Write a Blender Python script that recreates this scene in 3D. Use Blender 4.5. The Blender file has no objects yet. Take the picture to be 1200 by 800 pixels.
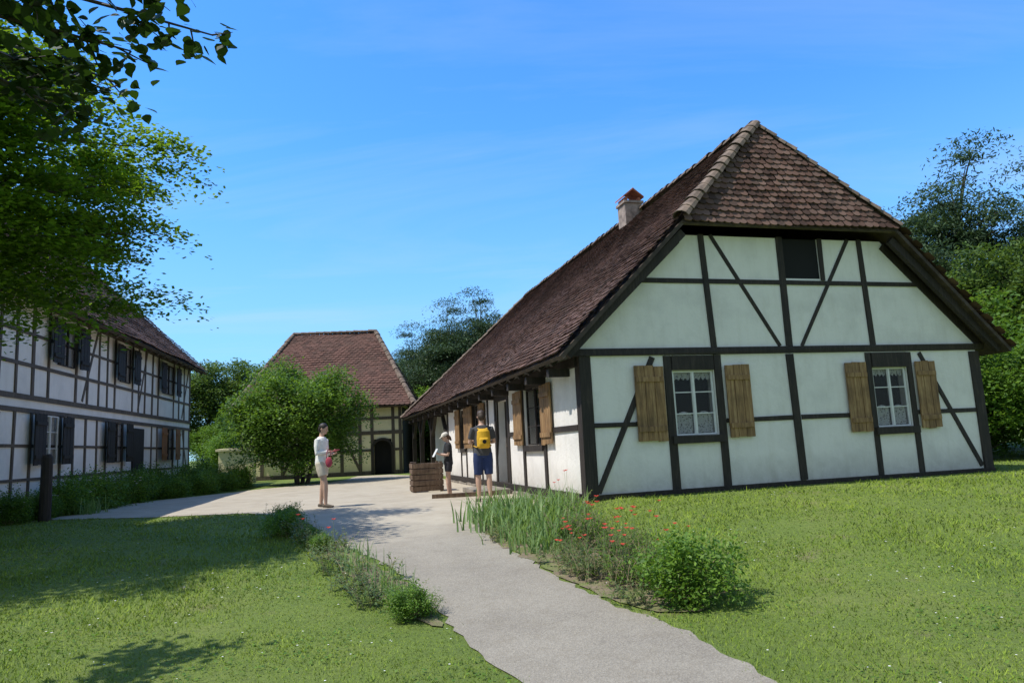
import bpy, bmesh, numpy as np, random
from math import *
from mathutils import Vector, Matrix
from mathutils.geometry import delaunay_2d_cdt
S=bpy.context.scene; COL=S.collection
random.seed(5); RNG=np.random.default_rng(5)
S.view_settings.view_transform='Standard'; S.view_settings.look='None'; S.view_settings.exposure=0

# ------------------------------------------------------------------ materials
def newmat(name):
    m=bpy.data.materials.new(name); m.use_nodes=True
    nt=m.node_tree; b=nt.nodes['Principled BSDF']; return m,nt,b
def node(nt,t,**k):
    n=nt.nodes.new(t)
    for a,v in k.items(): setattr(n,a,v)
    return n
def ramp(nt,fac,stops):
    r=node(nt,'ShaderNodeValToRGB'); e=r.color_ramp.elements
    while len(e)<len(stops): e.new(0.5)
    for i,(p,c) in enumerate(stops): e[i].position=p; e[i].color=(c[0],c[1],c[2],1)
    nt.links.new(fac,r.inputs[0]); return r.outputs[0]
def noise(nt,scale,detail=4,rough=.6,vec=None,dist=0):
    n=node(nt,'ShaderNodeTexNoise'); n.inputs['Scale'].default_value=scale; n.inputs['Detail'].default_value=detail
    n.inputs['Roughness'].default_value=rough; n.inputs['Distortion'].default_value=dist
    if vec is not None: nt.links.new(vec,n.inputs['Vector'])
    return n.outputs['Fac']
def objco(nt,scale=(1,1,1),world=False):
    if world:
        g=node(nt,'ShaderNodeNewGeometry'); o=g.outputs['Position']
    else:
        t=node(nt,'ShaderNodeTexCoord'); o=t.outputs['Object']
    m=node(nt,'ShaderNodeMapping'); m.inputs['Scale'].default_value=scale; nt.links.new(o,m.inputs[0]); return m.outputs[0]
def mix(nt,fac,a,b,mode='MIX'):
    m=node(nt,'ShaderNodeMix',data_type='RGBA',blend_type=mode)
    if isinstance(fac,float): m.inputs[0].default_value=fac
    else: nt.links.new(fac,m.inputs[0])
    for i,v in ((6,a),(7,b)):
        if isinstance(v,tuple): m.inputs[i].default_value=(v[0],v[1],v[2],1)
        else: nt.links.new(v,m.inputs[i])
    return m.outputs[2]
def mrange(nt,x,a,b,c=0.,d=1.,smooth=True):
    mr=node(nt,'ShaderNodeMapRange'); mr.inputs[1].default_value=a; mr.inputs[2].default_value=b; mr.inputs[3].default_value=c; mr.inputs[4].default_value=d
    if smooth: mr.interpolation_type='SMOOTHSTEP'
    nt.links.new(x,mr.inputs[0]); return mr.outputs[0]
def bump(nt,b,h,strength=.4,dist=.01):
    n=node(nt,'ShaderNodeBump'); n.inputs['Strength'].default_value=strength; n.inputs['Distance'].default_value=dist
    nt.links.new(h,n.inputs['Height']); nt.links.new(n.outputs[0],b.inputs['Normal'])
def simple(name,c,rough=.8,var=.25,sc=8,bs=.2):
    m,nt,b=newmat(name); f=noise(nt,sc,5,.6,objco(nt))
    nt.links.new(ramp(nt,f,[(.3,tuple(x*(1-var) for x in c)),(.7,tuple(min(1,x*(1+var)) for x in c))]),b.inputs['Base Color'])
    b.inputs['Roughness'].default_value=rough
    if bs: bump(nt,b,noise(nt,sc*6,3,.6,objco(nt)),bs,.01)
    return m
def plaster(name,c):
    m,nt,b=newmat(name)
    v=objco(nt); f=noise(nt,1.3,6,.65,v)
    col=ramp(nt,f,[(.3,tuple(x*.85 for x in c)),(.52,c),(.75,tuple(min(.88,x*1.05) for x in c))])
    st=noise(nt,1.0,5,.7,objco(nt,(5,5,.7)))
    col=mix(nt,ramp(nt,st,[(.5,(0,0,0)),(.8,(.4,)*3)]),col,(c[0]*.72,c[1]*.69,c[2]*.62))
    sx=node(nt,'ShaderNodeSeparateXYZ'); nt.links.new(v,sx.inputs[0])
    mr=mrange(nt,sx.outputs[2],.6,-.05,smooth=False)
    mu=node(nt,'ShaderNodeMath',operation='MULTIPLY'); nt.links.new(mr,mu.inputs[0]); nt.links.new(noise(nt,5,5,.7,v),mu.inputs[1])
    col=mix(nt,mu.outputs[0],col,(.28,.25,.19))
    nt.links.new(col,b.inputs['Base Color']); b.inputs['Roughness'].default_value=.92
    hs=node(nt,'ShaderNodeMath',operation='ADD'); nt.links.new(noise(nt,14,6,.65,v),hs.inputs[0]); nt.links.new(noise(nt,2.5,3,.5,v),hs.inputs[1])
    bump(nt,b,hs.outputs[0],.5,.02); return m
def wood(name,c1,c2,c3,sc=(30,30,2.0),rough=.75):
    m,nt,b=newmat(name)
    f=noise(nt,1.0,6,.7,objco(nt,sc)); g=noise(nt,2.2,3,.6,objco(nt))
    col=ramp(nt,f,[(.3,c1),(.5,c2),(.7,c3)])
    col=mix(nt,ramp(nt,g,[(.45,(0,0,0)),(.75,(.6,)*3)]),col,tuple(x*.55 for x in c1))
    nt.links.new(col,b.inputs['Base Color']); b.inputs['Roughness'].default_value=rough
    bump(nt,b,f,.5,.008); return m
def tilemat(name,cols,li_amt=.35):
    m,nt,b=newmat(name)
    g=node(nt,'ShaderNodeNewGeometry')
    n=len(cols); col=ramp(nt,g.outputs['Random Per Island'],[((i+.0)/(n-1),cols[i]) for i in range(n)])
    v=objco(nt); big=noise(nt,.8,6,.7,v)
    col=mix(nt,ramp(nt,big,[(.45,(0,0,0)),(.7,(.5,)*3)]),col,(.05,.04,.032))
    li=noise(nt,14,4,.7,v)
    col=mix(nt,ramp(nt,li,[(.56,(0,0,0)),(.72,(li_amt,)*3)]),col,(.23,.18,.145))
    nt.links.new(col,b.inputs['Base Color']); b.inputs['Roughness'].default_value=.92
    b.inputs['Specular IOR Level'].default_value=.2
    bump(nt,b,noise(nt,60,4,.6,v),.3,.004); return m
def leafmat(name,dark,light,trans=.45,tc=None,rough=.5,up=0.,sc=.9):
    m,nt,b=newmat(name)
    g=node(nt,'ShaderNodeNewGeometry')
    col=ramp(nt,g.outputs['Random Per Island'],[(0,dark),(1,light)])
    big=noise(nt,sc,5,.65,objco(nt,world=True))
    col=mix(nt,ramp(nt,big,[(.35,(0,0,0)),(.68,(.65,)*3)]),col,tuple(x*.75 for x in dark))
    nt.links.new(col,b.inputs['Base Color']); b.inputs['Roughness'].default_value=rough
    b.inputs['Specular IOR Level'].default_value=.25
    t=node(nt,'ShaderNodeBsdfTranslucent'); 
    tcol=mix(nt,1.0,col,tc or (1.7,1.6,.8),'MULTIPLY'); nt.links.new(tcol,t.inputs[0])
    if up:
        vm=node(nt,'ShaderNodeVectorMath',operation='SCALE'); nt.links.new(g.outputs['Normal'],vm.inputs[0]); vm.inputs['Scale'].default_value=1-up
        va=node(nt,'ShaderNodeVectorMath',operation='ADD'); nt.links.new(vm.outputs[0],va.inputs[0]); va.inputs[1].default_value=(0,0,up)
        vn=node(nt,'ShaderNodeVectorMath',operation='NORMALIZE'); nt.links.new(va.outputs[0],vn.inputs[0]); nt.links.new(vn.outputs[0],b.inputs['Normal'])
    ms=node(nt,'ShaderNodeMixShader'); ms.inputs[0].default_value=trans
    out=nt.nodes['Material Output']; nt.links.new(b.outputs[0],ms.inputs[1]); nt.links.new(t.outputs[0],ms.inputs[2]); nt.links.new(ms.outputs[0],out.inputs[0])
    return m
M={}
M['plaster']=plaster('white_plaster',(.81,.78,.73))
M['plaster_cream']=plaster('cream_plaster',(.84,.74,.46))
M['timber']=wood('dark_timber',(.012,.009,.007),(.026,.019,.014),(.06,.045,.034))
M['timber_brown']=wood('brown_timber',(.06,.045,.034),(.10,.078,.058),(.17,.135,.10))
M['eavewood']=wood('eave_wood',(.03,.02,.014),(.06,.042,.03),(.11,.08,.055),(4,4,4))
M['shutter']=wood('shutter_wood',(.11,.06,.026),(.28,.16,.065),(.46,.30,.14),(22,22,1.6))
M['shutter_dark']=wood('shutter_dark',(.010,.009,.008),(.016,.014,.012),(.032,.028,.024))
M['shutter_orange']=wood('shutter_orange',(.16,.07,.03),(.27,.12,.05),(.36,.18,.08))
M['greywood']=wood('weathered_wood',(.08,.048,.028),(.15,.095,.058),(.24,.165,.105),(20,20,3))
M['tiles']=tilemat('roof_tiles',[(.06,.036,.029),(.105,.058,.044),(.14,.08,.061),(.20,.125,.10),(.08,.052,.042)],.3)
M['tiles_far']=tilemat('roof_tiles_red',[(.085,.05,.042),(.13,.07,.055),(.15,.082,.066),(.11,.065,.052)],.2)
M['ridge']=simple('ridge_tile',(.16,.12,.092),.92,.6,5,.4)
M['terracotta']=simple('terracotta',(.40,.14,.085),.85,.3,9)
M['brick']=simple('chimney_render',(.30,.24,.20),.9,.45,7,.5)
M['stone']=simple('stone',(.24,.21,.17),.9,.45,5,.5)
M['dark']=simple('shade_and_black',(.006,.006,.007),.9,.2,3,0)  # near-black painted in for unlit depth; also plain black for eyes and emblem
M['white']=simple('white_paint',(.68,.68,.66),.5,.08,6,.05)
def glassmat():
    m,nt,b=newmat('window_glass'); b.inputs['Base Color'].default_value=(.01,.012,.014,1); b.inputs['Roughness'].default_value=.05
    b.inputs['Alpha'].default_value=.25; return m
M['glass']=glassmat()
def lace():
    m,nt,b=newmat('lace_curtain'); b.inputs['Base Color'].default_value=(.85,.85,.83,1); b.inputs['Roughness'].default_value=.9
    v=node(nt,'ShaderNodeTexVoronoi'); v.inputs['Scale'].default_value=24; nt.links.new(objco(nt),v.inputs['Vector'])
    r=ramp(nt,v.outputs['Distance'],[(.2,(.35,)*3),(.42,(1,1,1))]); nt.links.new(r,b.inputs['Alpha']); return m
M['lace']=lace()
M['bark']=wood('bark',(.03,.024,.018),(.07,.055,.042),(.13,.11,.09),(14,14,3))
M['leafA']=leafmat('leaves_beech',(.07,.14,.012),(.21,.34,.03),.48)
M['leafB']=leafmat('leaves_bush',(.075,.16,.028),(.18,.31,.05),.4,up=.25)
M['leafwood']=leafmat('leaves_wood',(.055,.105,.025),(.15,.235,.05),.35,up=.3)
M['pine']=leafmat('pine_needles',(.03,.062,.03),(.09,.145,.055),.2,up=.3)
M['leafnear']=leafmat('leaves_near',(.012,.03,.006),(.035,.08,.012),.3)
M['iris']=leafmat('iris_leaves',(.11,.20,.06),(.26,.38,.13),.35,up=.35)
M['grass']=leafmat('grass_blades',(.13,.22,.022),(.36,.47,.065),.3,(1.2,1.2,.6),up=.6,sc=.8)
M['shrub']=leafmat('shrub_leaves',(.06,.14,.022),(.22,.36,.05),.35,up=.15)
M['herb']=leafmat('herb_leaves',(.09,.15,.05),(.24,.32,.11),.35,up=.2)
M['drystem']=simple('dry_stems',(.28,.22,.13),.9,.3)
M['poppy']=leafmat('poppy_petals',(.60,.05,.04),(.8,.14,.09),.35,(1.3,1.,1.))
M['daisy']=simple('daisy_petals',(.8,.8,.76),.8,.05)
def groundmat():
    m,nt,b=newmat('lawn_ground'); v=objco(nt,world=True)
    col=ramp(nt,noise(nt,.5,8,.7,v),[(.3,(.10,.165,.022)),(.5,(.165,.235,.034)),(.68,(.22,.265,.055))])
    col=mix(nt,ramp(nt,noise(nt,25,5,.75,v),[(.42,(0,0,0)),(.7,(.7,)*3)]),col,(.06,.09,.018))
    col=mix(nt,ramp(nt,noise(nt,.9,5,.6,v),[(.60,(0,0,0)),(.74,(.75,)*3)]),col,(.26,.20,.12))
    nt.links.new(col,b.inputs['Base Color']); b.inputs['Roughness'].default_value=.95
    bump(nt,b,noise(nt,40,6,.75,v),.8,.04); return m
M['ground']=groundmat()
def gravel():
    m,nt,b=newmat('gravel_path'); v=objco(nt,world=True)
    col=ramp(nt,noise(nt,.7,6,.65,v),[(.3,(.205,.183,.145)),(.5,(.27,.245,.195)),(.72,(.33,.30,.24))])
    vo=node(nt,'ShaderNodeTexVoronoi'); vo.inputs['Scale'].default_value=80; nt.links.new(v,vo.inputs['Vector'])
    col=mix(nt,.34,col,ramp(nt,vo.outputs['Color'],[(0,(.11,.095,.075)),(.5,(.27,.24,.195)),(1,(.46,.42,.34))]))
    col=mix(nt,ramp(nt,noise(nt,4,8,.8,v),[(.5,(0,0,0)),(.75,(.5,)*3)]),col,(.17,.14,.095))
    sx=node(nt,'ShaderNodeSeparateXYZ'); nt.links.new(v,sx.inputs[0])
    nz=noise(nt,.8,4,.6,v); ad=node(nt,'ShaderNodeMath',operation='MULTIPLY_ADD'); nt.links.new(nz,ad.inputs[0]); ad.inputs[1].default_value=5.; nt.links.new(sx.outputs[1],ad.inputs[2])
    mr=mrange(nt,ad.outputs[0],11,15.5,0,.7)
    col=mix(nt,mr,col,ramp(nt,noise(nt,1.6,7,.7,v),[(.35,(.40,.34,.25)),(.6,(.52,.46,.35))]))
    nt.links.new(col,b.inputs['Base Color']); b.inputs['Roughness'].default_value=.95
    bump(nt,b,vo.outputs['Distance'],.45,.009); return m
M['gravel']=gravel()
def soilm():
    m,nt,b=newmat('soil'); v=objco(nt,world=True)
    col=ramp(nt,noise(nt,7,8,.75,v),[(.3,(.13,.10,.065)),(.55,(.22,.17,.115)),(.75,(.32,.26,.18))])
    col=mix(nt,ramp(nt,noise(nt,3,6,.7,v),[(.43,(0,0,0)),(.6,(.85,)*3)]),col,(.14,.19,.04))
    nt.links.new(col,b.inputs['Base Color']); b.inputs['Roughness'].default_value=1
    bump(nt,b,noise(nt,22,7,.7,v),.8,.03); return m
M['soil']=soilm()

# ------------------------------------------------------------------ helpers
def obj(name,mesh,parent=None,loc=(0,0,0),rot=(0,0,0),mat=None,label=None,cat=None,kind=None,group=None,smooth=False):
    o=bpy.data.objects.new(name,mesh); COL.objects.link(o)
    o.location=loc; o.rotation_euler=rot
    if parent is not None: o.parent=parent
    if mat is not None and mesh is not None and not mesh.materials: mesh.materials.append(mat)
    if label: o['label']=label
    if cat: o['category']=cat
    if kind: o['kind']=kind
    if group: o['group']=group
    if smooth and mesh is not None:
        mesh.polygons.foreach_set('use_smooth',[True]*len(mesh.polygons))
    return o
class MB:
    def __init__(s): s.v=[]; s.f=[]
    def add(s,vs,fs):
        n=len(s.v); s.v+= [tuple(p) for p in vs]; s.f+=[tuple(i+n for i in f) for f in fs]; return s
    def box(s,x0,x1,y0,y1,z0,z1,j=0):
        vs=[(x,y,z) for z in (z0,z1) for y in (y0,y1) for x in (x0,x1)]
        if j: vs=[tuple(c+random.uniform(-j,j) for c in p) for p in vs]
        return s.add(vs,[(0,2,3,1),(4,5,7,6),(0,1,5,4),(2,6,7,3),(0,4,6,2),(1,3,7,5)])
    def bar(s,p,q,w,y0,y1,j=0):  # in xz plane, extruded y
        p=Vector(p);q=Vector(q);d=(q-p).normalized();n=Vector((-d.y,d.x))*w/2
        c=[p-n,q-n,q+n,p+n]
        vs=[(a.x,y0,a.y) for a in c]+[(a.x,y1,a.y) for a in c]
        if j: vs=[tuple(c+random.uniform(-j,j) for c in t) for t in vs]
        return s.add(vs,[(0,1,2,3),(7,6,5,4),(0,4,5,1),(1,5,6,2),(2,6,7,3),(3,7,4,0)])
    def beam(s,p,q,w,h,up=(0,0,1),j=0):
        p=Vector(p);q=Vector(q);d=(q-p).normalized();u=Vector(up);a=d.cross(u).normalized()*w/2;b=a.cross(d).normalized()*h/2
        vs=[x+sa*a+sb*b for x in (p,q) for sa,sb in ((-1,-1),(1,-1),(1,1),(-1,1))]
        if j: vs=[x+Vector([random.uniform(-j,j) for _ in range(3)]) for x in vs]
        return s.add(vs,[(0,3,2,1),(4,5,6,7),(0,1,5,4),(1,2,6,5),(2,3,7,6),(3,0,4,7)])
    def tube(s,pts,rad,seg=8,side=None,cap=True):
        pts=[Vector(p) for p in pts]; rings=[]
        for i,p in enumerate(pts):
            d=(pts[min(i+1,len(pts)-1)]-pts[max(i-1,0)]).normalized()
            ref=Vector(side) if side else (Vector((0,1,0)) if abs(d.y)<.9 else Vector((1,0,0)))
            b=(ref-d*ref.dot(d)).normalized(); a=b.cross(d)
            r=rad[i] if isinstance(rad[i],(tuple,list)) else (rad[i],rad[i])
            rings.append([p+a*r[0]*cos(2*pi*k/seg)+b*r[1]*sin(2*pi*k/seg) for k in range(seg)])
        vs=[q for r in rings for q in r]; fs=[]
        for i in range(len(pts)-1):
            for k in range(seg):
                k2=(k+1)%seg; fs.append((i*seg+k,i*seg+k2,(i+1)*seg+k2,(i+1)*seg+k))
        if cap:
            fs.append(tuple(reversed(range(seg)))); fs.append(tuple((len(pts)-1)*seg+k for k in range(seg)))
        return s.add(vs,fs)
    def ell(s,c,r,nu=16,nv=10):
        vs=[];fs=[]
        for i in range(nv+1):
            t=pi*i/nv
            for k in range(nu):
                a=2*pi*k/nu; vs.append((c[0]+r[0]*sin(t)*cos(a),c[1]+r[1]*sin(t)*sin(a),c[2]+r[2]*cos(t)))
        for i in range(nv):
            for k in range(nu):
                k2=(k+1)%nu; fs.append((i*nu+k,(i+1)*nu+k,(i+1)*nu+k2,i*nu+k2))
        return s.add(vs,fs)
    def mesh(s,name='m',fix=False):
        m=bpy.data.meshes.new(name); m.from_pydata(s.v,[],s.f); m.update()
        if fix:
            bm=bmesh.new(); bm.from_mesh(m); bmesh.ops.remove_doubles(bm,verts=bm.verts,dist=1e-5); bmesh.ops.recalc_face_normals(bm,faces=bm.faces); bm.to_mesh(m); bm.free()
        return m
def npmesh(name,V,k):
    V=np.ascontiguousarray(V.reshape(-1,3),dtype=np.float32); n=len(V); nf=n//k
    m=bpy.data.meshes.new(name); m.vertices.add(n); m.vertices.foreach_set('co',V.ravel())
    m.loops.add(n); m.loops.foreach_set('vertex_index',np.arange(n,dtype=np.int32))
    m.polygons.add(nf); m.polygons.foreach_set('loop_start',np.arange(0,n,k,dtype=np.int32))
    m.update(calc_edges=True); m.validate(); return m
def evalmesh(o):
    dg=bpy.context.evaluated_depsgraph_get(); return bpy.data.meshes.new_from_object(o.evaluated_get(dg))
def boolcut(mesh,boxes):
    mb=MB()
    for b in boxes: mb.box(*b)
    c=bpy.data.objects.new('cut',mb.mesh('cut',True)); COL.objects.link(c)
    o=bpy.data.objects.new('tmp',mesh); COL.objects.link(o)
    md=o.modifiers.new('b','BOOLEAN'); md.object=c; md.operation='DIFFERENCE'; md.solver='EXACT'
    r=evalmesh(o); bpy.data.objects.remove(o); bpy.data.objects.remove(c); return r
def pip(P,poly):
    x,y=P[:,0],P[:,1]; ins=np.zeros(len(P),bool); n=len(poly)
    for i in range(n):
        x1,y1=poly[i];x2,y2=poly[(i+1)%n]
        c=((y1>y)!=(y2>y))&(x<(x2-x1)*(y-y1)/((y2-y1) if y2!=y1 else 1e-9)+x1); ins^=c
    return ins
def sst(t): t=np.clip(t,0,1); return t*t*(3-2*t)
def gz(x,y):
    x=np.asarray(x,float);y=np.asarray(y,float)
    return .37*sst((y-4)/9)+.13*sst((x-.2)/1.6)*sst((y-7.5)/4)*sst((40-y)/15)
def gzf(x,y): return float(gz(x,y))

# ------------------------------------------------------------------ camera, light, sky
p,r,f=.144,.049,835.5
F=Vector((0,cos(p),sin(p)));U=Vector((0,-sin(p),cos(p)));R=Vector((1,0,0))
R2=R*cos(r)-U*sin(r);U2=U*cos(r)+R*sin(r)
cd=bpy.data.cameras.new('camera'); co=bpy.data.objects.new('camera',cd); COL.objects.link(co)
mw=Matrix.Identity(4)
for i,v in enumerate((R2,U2,-F)):
    for j in range(3): mw[j][i]=v[j]
mw.translation=Vector((0,0,1.5)); co.matrix_world=mw
cd.sensor_width=36; cd.lens=f/1200*36; cd.clip_end=6000; cd.clip_start=.05; S.camera=co
EL=radians(60); sd=Vector((-.955*cos(EL),-.295*cos(EL),sin(EL))).normalized()
sl=bpy.data.lights.new('sun','SUN'); sl.energy=5.0; sl.angle=radians(.53); sl.color=(1,.955,.88)
so=bpy.data.objects.new('sun',sl); COL.objects.link(so); so.rotation_euler=sd.to_track_quat('Z','Y').to_euler()
w=bpy.data.worlds.new('World'); S.world=w; w.use_nodes=True; nt=w.node_tree; bg=nt.nodes['Background']
sky=node(nt,'ShaderNodeTexSky'); sky.sky_type='NISHITA'; sky.sun_disc=False; sky.sun_elevation=EL; sky.sun_rotation=atan2(sd.x,sd.y)
sky.air_density=1.0; sky.dust_density=.4; sky.ozone_density=2.0
tc=node(nt,'ShaderNodeTexCoord'); sp=node(nt,'ShaderNodeSeparateXYZ'); nt.links.new(tc.outputs['Generated'],sp.inputs[0])
ad=node(nt,'ShaderNodeMath',operation='ADD'); nt.links.new(sp.outputs[2],ad.inputs[0]); ad.inputs[1].default_value=.12
mx=node(nt,'ShaderNodeMath',operation='MAXIMUM'); nt.links.new(ad.outputs[0],mx.inputs[0]); mx.inputs[1].default_value=.05
cb=node(nt,'ShaderNodeCombineXYZ')
for i in (0,1):
    dv=node(nt,'ShaderNodeMath',operation='DIVIDE'); nt.links.new(sp.outputs[i],dv.inputs[0]); nt.links.new(mx.outputs[0],dv.inputs[1]); nt.links.new(dv.outputs[0],cb.inputs[i])
mp=node(nt,'ShaderNodeMapping'); mp.inputs['Rotation'].default_value=(0,0,radians(35)); mp.inputs['Scale'].default_value=(.5,1.6,1); mp.inputs['Location'].default_value=(2.3,.6,0); nt.links.new(cb.outputs[0],mp.inputs[0])
cn=noise(nt,.9,9,.6,mp.outputs[0],1.0)
cl=ramp(nt,cn,[(.46,(0,0,0)),(.60,(.12,)*3),(.78,(.42,)*3)])
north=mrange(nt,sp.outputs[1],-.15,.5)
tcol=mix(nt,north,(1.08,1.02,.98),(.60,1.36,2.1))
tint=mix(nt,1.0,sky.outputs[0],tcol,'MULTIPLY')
hz=mrange(nt,sp.outputs[2],.46,-.02,0,.66)
tint=mix(nt,hz,tint,(2.6,4.1,5.5))
skc=mix(nt,cl,tint,(4.3,5.3,6.2))
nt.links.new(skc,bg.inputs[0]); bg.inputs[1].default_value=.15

# ------------------------------------------------------------------ ground, path, beds
PATH=[(1.9,2.4),(1.62,3.8),(1.49,4.56),(1.27,5.57),(.66,6.79),(.35,7.6),(.07,8.52),(-.35,9.7),(-.57,10.67),(-.62,11.9),(-.15,12.8),(.9,13.1),(-.4,18),(-2.2,25),(-4.2,31.5),(-6.2,35),(-7.8,35),(-7.4,31),(-7.6,28.5),(-9.2,26.2),(-9.8,24),(-11.0,21.2),(-10.9,19.6),(-10.6,18),(-10.6,16.4),(-10.2,15.9),(-7.8,15.2),(-5.6,15.0),(-4.4,13.8),(-3.5,12.1),(-2.7,10.4),(-1.85,9.0),(-1.4,8.2),(-1.05,7.4),(-.8,6.7),(-.58,6.0),(-.35,5.33),(.03,4.6),(.25,3.6),(.3,2.4)]
BEDR=[(-.70,12.2),(-.62,10.7),(-.2,9.2),(.2,8.1),(.74,6.7),(1.15,6.2),(1.5,6.2),(1.6,6.8),(1.25,8.2),(.9,10),(.7,12.2),(.0,12.6)]
BEDL=[(-4.5,13.9),(-3.6,12.1),(-2.75,10.4),(-1.92,9.0),(-1.12,7.4),(-.74,6.3),(-.68,6.05),(-.95,6.3),(-1.5,7.2),(-2.1,8.5),(-2.95,10.2),(-4.1,12.4),(-4.8,14.0)]
def densify(poly,step,jit):
    out=[];n=len(poly)
    for i in range(n):
        a=Vector(poly[i]);b=Vector(poly[(i+1)%n]);k=max(1,int((b-a).length/step))
        for t in range(k):
            q=a.lerp(b,t/k); out.append((q.x+random.uniform(-jit,jit),q.y+random.uniform(-jit,jit)))
    return out
def sheet(name,poly,off,mat,step=.25,jit=.03,grid=.4,label=None):
    d=densify(poly,step,jit); A=np.array(d)
    xs=np.arange(A[:,0].min(),A[:,0].max(),grid);ys=np.arange(A[:,1].min(),A[:,1].max(),grid)
    G=np.array([(x,y) for x in xs for y in ys])+RNG.uniform(-.02,.02,(len(xs)*len(ys),2)); G=G[pip(G,d)]
    pts=[Vector(q) for q in d]+[Vector(q) for q in G.tolist()]
    n=len(d); res=delaunay_2d_cdt(pts,[(i,(i+1)%n) for i in range(n)],[],1,1e-4)
    vs=[(v.x,v.y,gzf(v.x,v.y)+off) for v in res[0]]
    m=bpy.data.meshes.new(name); m.from_pydata(vs,[],[tuple(q) for q in res[2]]); m.update()
    bm=bmesh.new(); bm.from_mesh(m); bmesh.ops.recalc_face_normals(bm,faces=bm.faces)
    if bm.faces and sum(fc.normal.z for fc in bm.faces)<0: bmesh.ops.reverse_faces(bm,faces=bm.faces)
    bm.to_mesh(m); bm.free()
    return obj(name,m,mat=mat,kind='structure')
xs=np.unique(np.concatenate([np.arange(-16,16,.3),np.linspace(-60,-16,25),np.linspace(16,60,25),[-3000,-800,-250,-120,120,250,800,3000]]))
ys=np.unique(np.concatenate([np.arange(0,30,.3),np.linspace(30,90,30),[-3000,-400,-60,-20,-5,150,300,900,3000]]))
X,Y=np.meshgrid(xs,ys); Z=gz(X,Y)
V=np.stack([X.ravel(),Y.ravel(),Z.ravel()],1); nx=len(xs)
fs=[(j*nx+i,j*nx+i+1,(j+1)*nx+i+1,(j+1)*nx+i) for j in range(len(ys)-1) for i in range(nx-1)]
gm=bpy.data.meshes.new('ground'); gm.from_pydata(V.tolist(),[],fs); gm.update()
obj('ground',gm,mat=M['ground'],kind='structure')
sheet('path',PATH,.010,M['gravel'],.12,.045)
sheet('soil',BEDR,.014,M['soil'],.12,.055,.3); sheet('soil',BEDL,.014,M['soil'],.12,.055,.3)

# ------------------------------------------------------------------ roof tiles
def tile_roof(mb,poly,O,A,B,w=.175,e=.15,jit=.006,lift=.026):
    O=Vector(O);A=Vector(A).normalized();B=Vector(B).normalized();N=A.cross(B).normalized()
    P=np.array(poly); a0,b0=P.min(0);a1,b1=P.max(0)
    rows=int((b1-b0)/e)+2
    for ri in range(rows):
        b=b0+ri*e; off=(ri%2)*w/2
        aa=np.arange(a0-w+off,a1+w,w); C=np.stack([aa,np.full_like(aa,b+e*.45)],1)
        ok=pip(C,poly)
        for a in aa[ok]:
            a+=random.uniform(-jit,jit); bb=b+random.uniform(-jit,jit)*1.5; h=.085+random.uniform(-.006,.010)+.025*sin(a*1.3+b*.7)+.018*sin(b*2.1-a*.4)
            W=w*.487; L=e*1.3
            base=h-.036
            pts=[(a-W,bb+L,base+.006),(a+W,bb+L,base+.006),(a+W,bb+e*.3,h-.006),(a+W*.66,bb+e*.09,h),(a,bb,h),(a-W*.66,bb+e*.09,h),(a-W,bb+e*.3,h-.006)]
            vs=[O+A*q[0]+B*q[1]+N*q[2] for q in pts]
            lo=[O+A*q[0]+B*q[1]+N*(q[2]-lift) for q in pts[2:]]
            n=len(mb.v); mb.v+= [tuple(q) for q in vs+lo]
            mb.f.append((n,n+6,n+5,n+4,n+3,n+2,n+1))
            for k in range(4): mb.f.append((n+2+k,n+3+k,n+8+k,n+7+k))
def ridge_caps(mb,p,q,rad=.12,step=.33,up=.05):
    p=Vector(p)+Vector((0,0,up));q=Vector(q)+Vector((0,0,up));L=(q-p).length;d=(q-p)/L;n=max(1,int(L/step))
    s=d.cross(Vector((0,0,1))).normalized();u=s.cross(d).normalized()
    for i in range(n):
        jj=Vector([random.uniform(-.01,.01) for _ in range(3)])
        a=p+d*(i*L/n)+jj;b=p+d*((i+1.12)*L/n)+jj; vs=[]
        k=random.uniform(.93,1.07)
        for x,rr in ((a,rad*1.16*k),(b,rad*.9*k)):
            for t in range(7):
                an=pi*t/6; vs.append(x+s*cos(an)*rr+u*(sin(an)*rr*.85-.03))
            for t in range(7):
                an=pi*t/6; vs.append(x+s*cos(an)*(rr-.018)+u*(sin(an)*(rr-.018)*.85-.03))
        fs=[(t,t+1,t+15,t+14) for t in range(6)]+[(t+7,t+21,t+22,t+8) for t in range(6)]+[(t,t+7,t+8,t+1) for t in range(6)]
        mb.add(vs,fs)

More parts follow.
